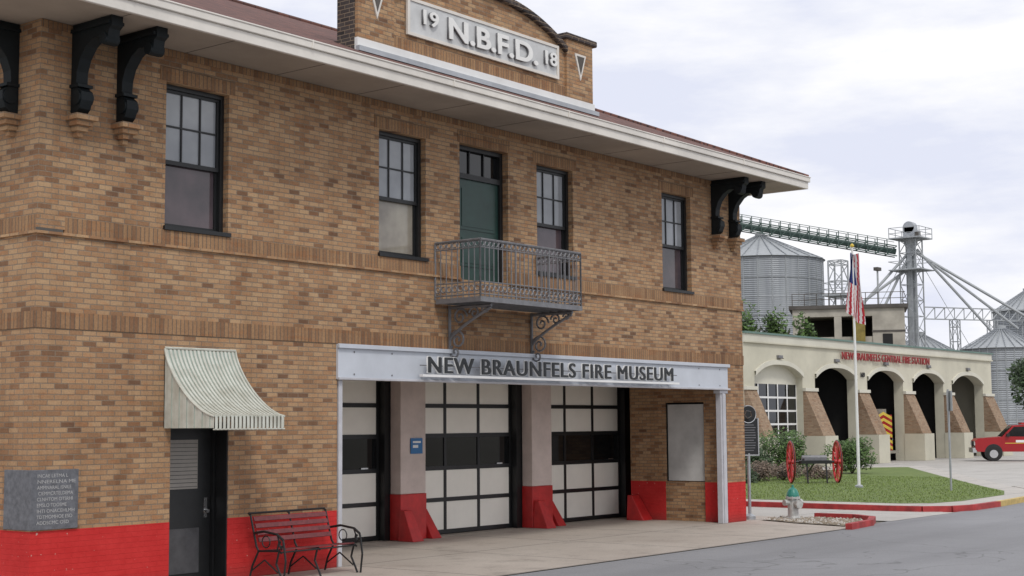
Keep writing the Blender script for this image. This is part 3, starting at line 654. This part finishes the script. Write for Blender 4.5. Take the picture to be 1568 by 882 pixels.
out=[(25.2,14.5),(25.2,-1.2),(25.35,-2.0),(25.8,-2.55),(26.6,-2.8),(28.6,-2.75),(32.5,-2.4),(35.5,-1.6),(38.2,.2),(47,5.2),(60,12.4),(58,14.5)]
sw=MB();sw.prism(out,2,-.02,.115,SWK);sw.build('sidewalk',None)
poly('lawn',[(26.5,13.5),(26.5,-.9),(27.1,-1.6),(28.5,-1.85),(32.5,-1.6),(35.0,-.7),(37.4,.8),(46,5.8),(57,12.0),(55.5,13.5)],.121,GRS)
CRED=M('kerb_red',(.38,.038,.038),.7,var=.5,scale=3);CYE=M('kerb_yellow',(.55,.40,.14),.7,var=.3,scale=3)
kb=MB()
def kerb(a,b,mat,w=.16,z0=-.02,z1=.135):
    a=Vector((*a,0));b=Vector((*b,0));d=(b-a).normalized();n_=Vector((-d.y,d.x,0))*w
    kb.add([(p.x,p.y,z) for z in (z0,z1) for p in (a-d*.02,b+d*.02,b+d*.02-n_,a-d*.02-n_)],[(0,3,2,1),(4,5,6,7),(0,1,5,4),(1,2,6,5),(2,3,7,6),(3,0,4,7)],mat)
for i in range(1,9):
    kerb(out[i-1],out[i],CRED if i<6 else (CYE if i==6 else SWK))
kb.build('kerb')
kb=MB();kp=[(21.43,-.9),(21.42,-1.9),(20.95,-2.55),(19.85,-3.0),(18.4,-3.17)]
for p,q in zip(kp[:-1],kp[1:]): kerb(q,p,CRED,.15,-.02,.12)
kb.build('kerb')
GV=M('gravel_bed',(.30,.25,.19),.95,var=.4,scale=12,bmp=.8,bscale=30)
poly('gravel_bed',[(19.0,-2.85),(19.85,-2.8),(20.75,-2.4),(21.2,-1.8),(21.22,-.2),(20.0,-.2),(19.4,-1.4)],.02,GV)
gr=MB()
for k in range(1300):
    x=random.uniform(19.1,21.2);y=random.uniform(-2.8,-.25)
    if (x>20.7 and y<-2.3) or x<19.0+(y+2.85)*.35: continue
    r=random.uniform(.02,.05);m_=GV if random.random()<.6 else SWK
    vs=[(x+r*random.uniform(.7,1.3)*c,y+r*random.uniform(.7,1.3)*s_,.02+r*t*random.uniform(.7,1.2)) for c,s_,t in ((1,0,.3),(0,1,.3),(-1,0,.3),(0,-1,.3),(0,0,1))]
    gr.add(vs,[(0,1,4),(1,2,4),(2,3,4),(3,0,4)],m_)
gr.build('gravel_stones')
gb=MB()
def inpoly(x,y,P):
    c=False
    for i in range(len(P)):
        x1_,y1_=P[i];x2_,y2_=P[i-1]
        if (y1_>y)!=(y2_>y) and x<(x2_-x1_)*(y-y1_)/(y2_-y1_)+x1_: c=not c
    return c
LP=[(26.6,13.4),(26.6,-.8),(27.1,-1.5),(28.5,-1.75),(32.5,-1.5),(35.0,-.6),(37.2,.8),(45,5.2),(45,13.4)]
for k in range(26000):
    x=random.uniform(26.5,45);y=random.uniform(-1.8,13.4)
    if not inpoly(x,y,LP): continue
    a=random.uniform(0,6.28);h_=random.uniform(.02,.06);w_=.012
    gb.add([(x-w_*math.cos(a),y-w_*math.sin(a),.12),(x+w_*math.cos(a),y+w_*math.sin(a),.12),(x+random.uniform(-.03,.03),y+random.uniform(-.03,.03),.12+h_)],[(0,1,2)],LFG)
gb.build('grass_blades')
# ---------------------------------------------------------------- vegetation
def foliage(mb,c,rx,ry,rz,n,size,mat,clumps=14):
    cl=[]
    for k in range(clumps):
        a=random.uniform(0,6.28);e=random.uniform(-.5,1.4);r=random.uniform(.45,.8)
        cl.append((c[0]+rx*r*math.cos(a)*math.cos(e),c[1]+ry*r*math.sin(a)*math.cos(e),c[2]+rz*r*math.sin(e),random.uniform(.28,.5)))
    for k in range(n):
        q=random.choice(cl);v=Vector((random.gauss(0,1),random.gauss(0,1),random.gauss(0,1))).normalized()*q[3]*random.uniform(.6,1.1)
        p=Vector((q[0]+v.x*rx,q[1]+v.y*ry,q[2]+v.z*rz))
        if p.z<.13: continue
        u=Vector((random.gauss(0,1),random.gauss(0,1),random.gauss(0,1))).normalized();w=u.orthogonal().normalized();s_=size*random.uniform(.6,1.3)
        mb.add([p-u*s_,p+w*s_*.5,p+u*s_,p-w*s_*.5],[(0,1,2,3)],mat)
def bush(name,x,y,r,h_,mat,n=4500,size=.07):
    g_=group(name);m=MB();foliage(m,(x,y,h_*.45),r,r,h_*.55,n,size,mat,22);m.build('leaves',g_)
    t=MB()
    for k in range(6): a=k;t.cyl((x,y,.1),(x+r*.5*math.cos(a),y+r*.5*math.sin(a),h_*.7),.03,BARK,r1=.01,n=5)
    t.build('stems',g_)
bush('green_bush',43.4,12.0,1.65,2.2,LF1,6000);bush('green_bush',47.6,10.5,1.2,1.6,LF1,4000);bush('green_bush',41.3,12.1,1.0,1.5,LF2,3000)
bush('brown_shrub',39.6,9.6,.75,.8,LF3,1800,.05);bush('brown_shrub',38.4,10.0,.7,.9,LF3,1800,.05);bush('brown_shrub',41.2,9.0,.7,.65,LF3,1500,.05);bush('green_bush',36.6,9.6,.7,.7,LF2,1800,.05)
def tree(name,x,y,h_,r,mat,n=6000,size=.28):
    g_=group(name);t=MB();t.cyl((x,y,0),(x,y,h_*.5),.03*h_,BARK,r1=.018*h_,n=8)
    for k in range(7):
        a=k*.9;t.cyl((x,y,h_*(.3+.03*k)),(x+r*.7*math.cos(a),y+r*.7*math.sin(a),h_*(.55+.05*k)),.012*h_,BARK,r1=.004*h_,n=6)
    t.build('trunk_and_limbs',g_);m=MB();foliage(m,(x,y,h_*.6),r,r,h_*.38,n,size,mat,26);m.build('crown',g_)
tree('tree',101.0,19.8,7.9,2.7,LF2,6500,.22);tree('tree',112.5,17.5,5.0,2.2,LF1,3500,.22)
tree('tree',89.8,39.2,11.6,1.7,LF1,3500,.2);tree('tree',91.3,37.4,11.2,1.6,LF1,3500,.2);tree('tree',93.0,35.6,10.6,1.3,LF1,2500,.2)
g_=MB()
for k in range(26): 
    x=170+random.uniform(-8,8)+k*3;y=70-k*4.4+random.uniform(-3,3)
    foliage(g_,(x,y,2),5,5,random.uniform(2,4.5),500,.5,LF2 if k%2 else LF1,10)
g_.build('distant_treeline')
# ---------------------------------------------------------------- silos
def silo(name,x,y,r,he,hc_,ribs=28):
    g_=group(name,(x,y,0));m=MB();m.lathe([(r,0),(r,he)],(0,0,0),SILO,40);m.lathe([(r+.25,he-.05),(r*.5,he+(hc_-he)*.5),(.5,hc_-.2),(.5,hc_+.2),(.0,hc_+.25)],(0,0,0),TRUSSW,40)
    for k in range(ribs):
        a=2*math.pi*k/ribs;c,s_=math.cos(a),math.sin(a);m.cyl((r*c,r*s_,0),(r*c,r*s_,he),.06,TRUSSW,n=4)
        m.cyl(((r+.2)*c,(r+.2)*s_,he),(.5*c,.5*s_,hc_-.1),.05,SILO,n=4)
    for k in range(10): m.ring((0,0,he*(k+1)/10-.3),(0,0,1),r+.02,.035,TRUSSW,40,4)
    m.build('silo_body',g_)
silo('grain_silo',119.9,54.2,6.2,18.6,21.3)
silo('grain_silo',127.1,32.5,3.6,9.2,11.2)
silo('grain_silo',153.8,38.9,3.8,14.6,17)
silo('grain_silo',141.5,46.5,4.0,9.6,11.8)
# ---------------------------------------------------------------- elevator tower
def lattice(m,x,y,z0,z1,w,mat,step=2.0,r=.07):
    cs=[(x-w,y-w),(x+w,y-w),(x+w,y+w),(x-w,y+w)]
    for c in cs: m.cyl((*c,z0),(*c,z1),r*1.3,mat,n=5)
    z=z0;k=0
    while z<z1-.1:
        z2=min(z+step,z1)
        for i in range(4):
            a,b=cs[i],cs[(i+1)%4];m.cyl((*a,z2),(*b,z2),r*.8,mat,n=4);m.cyl((*(a if k%2 else b),z),(*(b if k%2 else a),z2),r*.7,mat,n=4)
        z=z2;k+=1
def headhouse(m,x,y,z,mat):
    m.box(x-1.6,x+1.6,y-1.6,y+1.6,z,z+.12,mat)
    for a in (-1.6,0,1.6):
        for b in (-1.6,0,1.6):
            if a or b: m.cyl((x+a,y+b,z),(x+a,y+b,z+1.1),.04,mat,n=4)
    for zz in (.55,1.1): m.tube([(x-1.6,y-1.6,z+zz),(x+1.6,y-1.6,z+zz),(x+1.6,y+1.6,z+zz),(x-1.6,y+1.6,z+zz),(x-1.6,y-1.6,z+zz)],.04,mat,4)
    m.box(x-.45,x+.45,y-.6,y+.6,z+.12,z+1.2,GALV);m.cyl((x-.45,y,z+1.2),(x+.45,y,z+1.2),.6,GALV,n=16);m.box(x-.2,x+.2,y-1.0,y-.6,z+.3,z+.7,RUST)
    m.cyl((x,y,z-1.7),(x,y,z),.2,mat,r1=.8,n=12)
tx,ty=128.2,41.7
el=group('grain_elevator_tower');m=MB()
lattice(m,tx,ty,0,20.5,.85,TRUSSW,1.6,.06);m.box(tx-.6,tx-.28,ty-.2,ty+.2,0,21,TRUSSW);m.box(tx+.28,tx+.6,ty-.2,ty+.2,0,21,TRUSSW);headhouse(m,tx,ty,20.6,TRUSSW)
m.box(tx-1.7,tx+1.7,ty-1.7,ty+1.7,17.4,17.5,TRUSSW)
m.tube([(tx-1.7,ty-1.7,18.3),(tx+1.7,ty-1.7,18.3),(tx+1.7,ty+1.7,18.3),(tx-1.7,ty+1.7,18.3),(tx-1.7,ty-1.7,18.3)],.04,TRUSSW,4)
rx,ry=.6202,-.7845
def off(d,z): return (tx+rx*d,ty+ry*d,z)
for a,b in (((0,19.5),(-6.5,12.5)),((0,19.3),(-4.3,11)),((.6,19.6),(9.8,9.0)),((.6,19.2),(12.5,12.0)),((0,19.8),(10.5,11.5)),((-.5,17.5),(-8,12.2))): m.cyl(off(*a),off(*b),.14,TRUSSW,n=8)
for b in ((-11,0),(11,0)): m.cyl(off(0,20),off(*b),.03,TRUSSW,n=4)
m.build('leg_and_spouts',el)
cvb=group('conveyor_bridge');m=MB();p0=Vector((113.2,63.5,23.6));p1=Vector((127.5,43.0,18.9))
up=Vector((0,0,1))
d=(p1-p0);dn=d.normalized();sd=dn.cross(up).normalized();nn=26
for s_ in (-.6,.6):
    for hz in (0,1.0): m.cyl(p0+sd*s_+up*hz,p1+sd*s_+up*hz,.07,TRUSSG,n=4)
    for k in range(nn):
        a=p0+d*(k/nn)+sd*s_;b=p0+d*((k+1)/nn)+sd*s_;m.cyl(a,a+up*1.55,.05,TRUSSG,n=4);m.cyl(a,b+up*1.0,.045,TRUSSG,n=4)
    m.cyl(p0+sd*s_+up*1.55,p1+sd*s_+up*1.55,.035,TRUSSG,n=4)
m.cyl(p0+up*.5,p1+up*.5,.3,TRUSSG,n=8);m.build('truss',cvb)
e2=group('steel_support_tower');m=MB();lattice(m,119.5,45.5,0,18.0,.7,TRUSSW,1.6);m.box(118.3,120.7,44.3,46.7,14.5,14.7,TRUSSW)
for zz in (15.2,15.8): m.tube([(118.3,44.3,zz),(120.7,44.3,zz),(120.7,46.7,zz),(118.3,46.7,zz),(118.3,44.3,zz)],.04,TRUSSW,4)
m.build('lattice_legs',e2)
e3=group('stadium_light_pole');m=MB();m.cyl((111,37.6,0),(111,37.6,15.8),.14,TRUSSW,r1=.09,n=8);m.box(110.6,111.4,37.4,37.8,15.8,16.1,RUST);m.build('pole_and_lamp',e3)
e4=group('grain_elevator_tower');m=MB()
ax,ay=160.5,36.6
lattice(m,ax,ay,0,27,1.1,TRUSSW);headhouse(m,ax,ay,27,RUST)
q0=Vector((129.5,41,12.6));q1=Vector((160,36.6,13.6))
for s_ in (0,1.2): m.cyl(q0+up*s_,q1+up*s_,.08,TRUSSW,n=4)
for k in range(16):
    a=q0+(q1-q0)*k/16;b=q0+(q1-q0)*(k+1)/16;m.cyl(a,b+up*1.2,.05,TRUSSW,n=4);m.cyl(a,a+up*1.2,.05,TRUSSW,n=4)
for k in (3,7,11): a=q0+(q1-q0)*k/16;lattice(m,a.x,a.y,0,a.z,.4,TRUSSW,1.5,.05)
m.cyl((ax,ay,22),(148,30,11),.2,TRUSSW,n=6);m.build('tower_and_catwalk',e4)
# ---------------------------------------------------------------- concrete training tower
tt=group('concrete_tower');m=MB()
P0=Vector((99.2,40.0,0));ux=Vector((.426,-.905,0));uy=Vector((.905,.426,0))
def tb(a0,a1,b0,b1,z0,z1,mat):
    vs=[P0+ux*a+uy*b+up*z for z in (z0,z1) for a,b in ((a0,b0),(a1,b0),(a1,b1),(a0,b1))]
    m.add(vs,[(0,3,2,1),(4,5,6,7),(0,1,5,4),(1,2,6,5),(2,3,7,6),(3,0,4,7)],mat)
tb(-.3,9.4,-.2,6.2,11.75,12.05,RUST);tb(0,6.5,0,6,11.1,11.745,CONCT)
tb(0,1.0,0,6,0,11.09,CONCT);tb(3.4,4.0,0,6,0,11.09,CONCT);tb(6.5,9.1,0,6,0,11.745,CONCT);tb(1.0,6.49,5,5.9,0,11.09,RUST);tb(1.0,6.49,.1,.5,0,9.4,CONCT)
tb(6.45,9.15,-.05,6.05,9.75,9.9,RUST)
tb(7.3,8.1,-.03,-.001,8.2,9.6,DARKIN);tb(4.9,5.9,-.25,-.1,8.9,11.6,GOLD)
for a in [i*1.0 for i in range(10)]: 
    p=P0+ux*a+up*12.05;m.cyl(p,p+up*1.0,.035,RUST,n=4)
for zz in (12.55,13.05): m.cyl(P0+up*zz,P0+ux*9.2+up*zz,.035,RUST,n=4)
m.build('tower_frame',tt)
# ---------------------------------------------------------------- camera
cam=bpy.data.cameras.new('camera');co=bpy.data.objects.new('camera',cam);COL.objects.link(co);S.camera=co
pt=.0928;yw=.6689;rl=-.0076
F=Vector((math.cos(yw)*math.cos(pt),math.sin(yw)*math.cos(pt),math.sin(pt)));R0=Vector((math.sin(yw),-math.cos(yw),0));U0=R0.cross(F)
Rv=R0*math.cos(rl)+U0*math.sin(rl);Uv=-R0*math.sin(rl)+U0*math.cos(rl)
mt=Matrix.Identity(4)
for i in range(3): mt[i][0]=Rv[i];mt[i][1]=Uv[i];mt[i][2]=-F[i]
mt.translation=Vector((-11.7254,-17.6622,2.35));co.matrix_world=mt
cam.sensor_width=36;cam.lens=36*2243/1568;cam.clip_end=4000;cam.clip_start=.1
# ---------------------------------------------------------------- light
w=bpy.data.worlds.new('World');S.world=w;w.use_nodes=True;nt=w.node_tree;bg=nt.nodes['Background'];bg.inputs[1].default_value=.112
sd_=Vector((-.55,-.85,1.25)).normalized();el_=math.asin(sd_.z);az=math.atan2(sd_.x,sd_.y)
sky=N(nt,'ShaderNodeTexSky');sky.sky_type='NISHITA';sky.sun_disc=False;sky.sun_elevation=el_;sky.sun_rotation=az
tc=N(nt,'ShaderNodeTexCoord').outputs['Generated']
mp=N(nt,'ShaderNodeMapping');mp.inputs['Scale'].default_value=(1.2,1.2,4.5);mp.inputs['Rotation'].default_value=(0,0,.6);nt.links.new(tc,mp.inputs[0])
cn=noise(nt,mp.outputs[0],3.2,8,.58)
cl_=mix(nt,ramp(nt,cn,.38,.58),(6.9,7.2,8.4),(9.1,9.1,9.3))
cn2=noise(nt,mp.outputs[0],1.1,5,.5)
nt.links.new(mix(nt,ramp(nt,cn2,.26,.44,(.80,.80,.80),(1,1,1)),sky.outputs[0],cl_),bg.inputs[0])
sl_=bpy.data.lights.new('sun','SUN');sl_.energy=1.5;sl_.angle=math.radians(12);sl_.color=(1,.965,.91)
so=bpy.data.objects.new('sun',sl_);COL.objects.link(so);so.rotation_euler=sd_.to_track_quat('Z','Y').to_euler();so.location=(0,-20,30)
S.view_settings.view_transform='Standard';S.view_settings.look='None';S.view_settings.exposure=0;S.view_settings.gamma=1
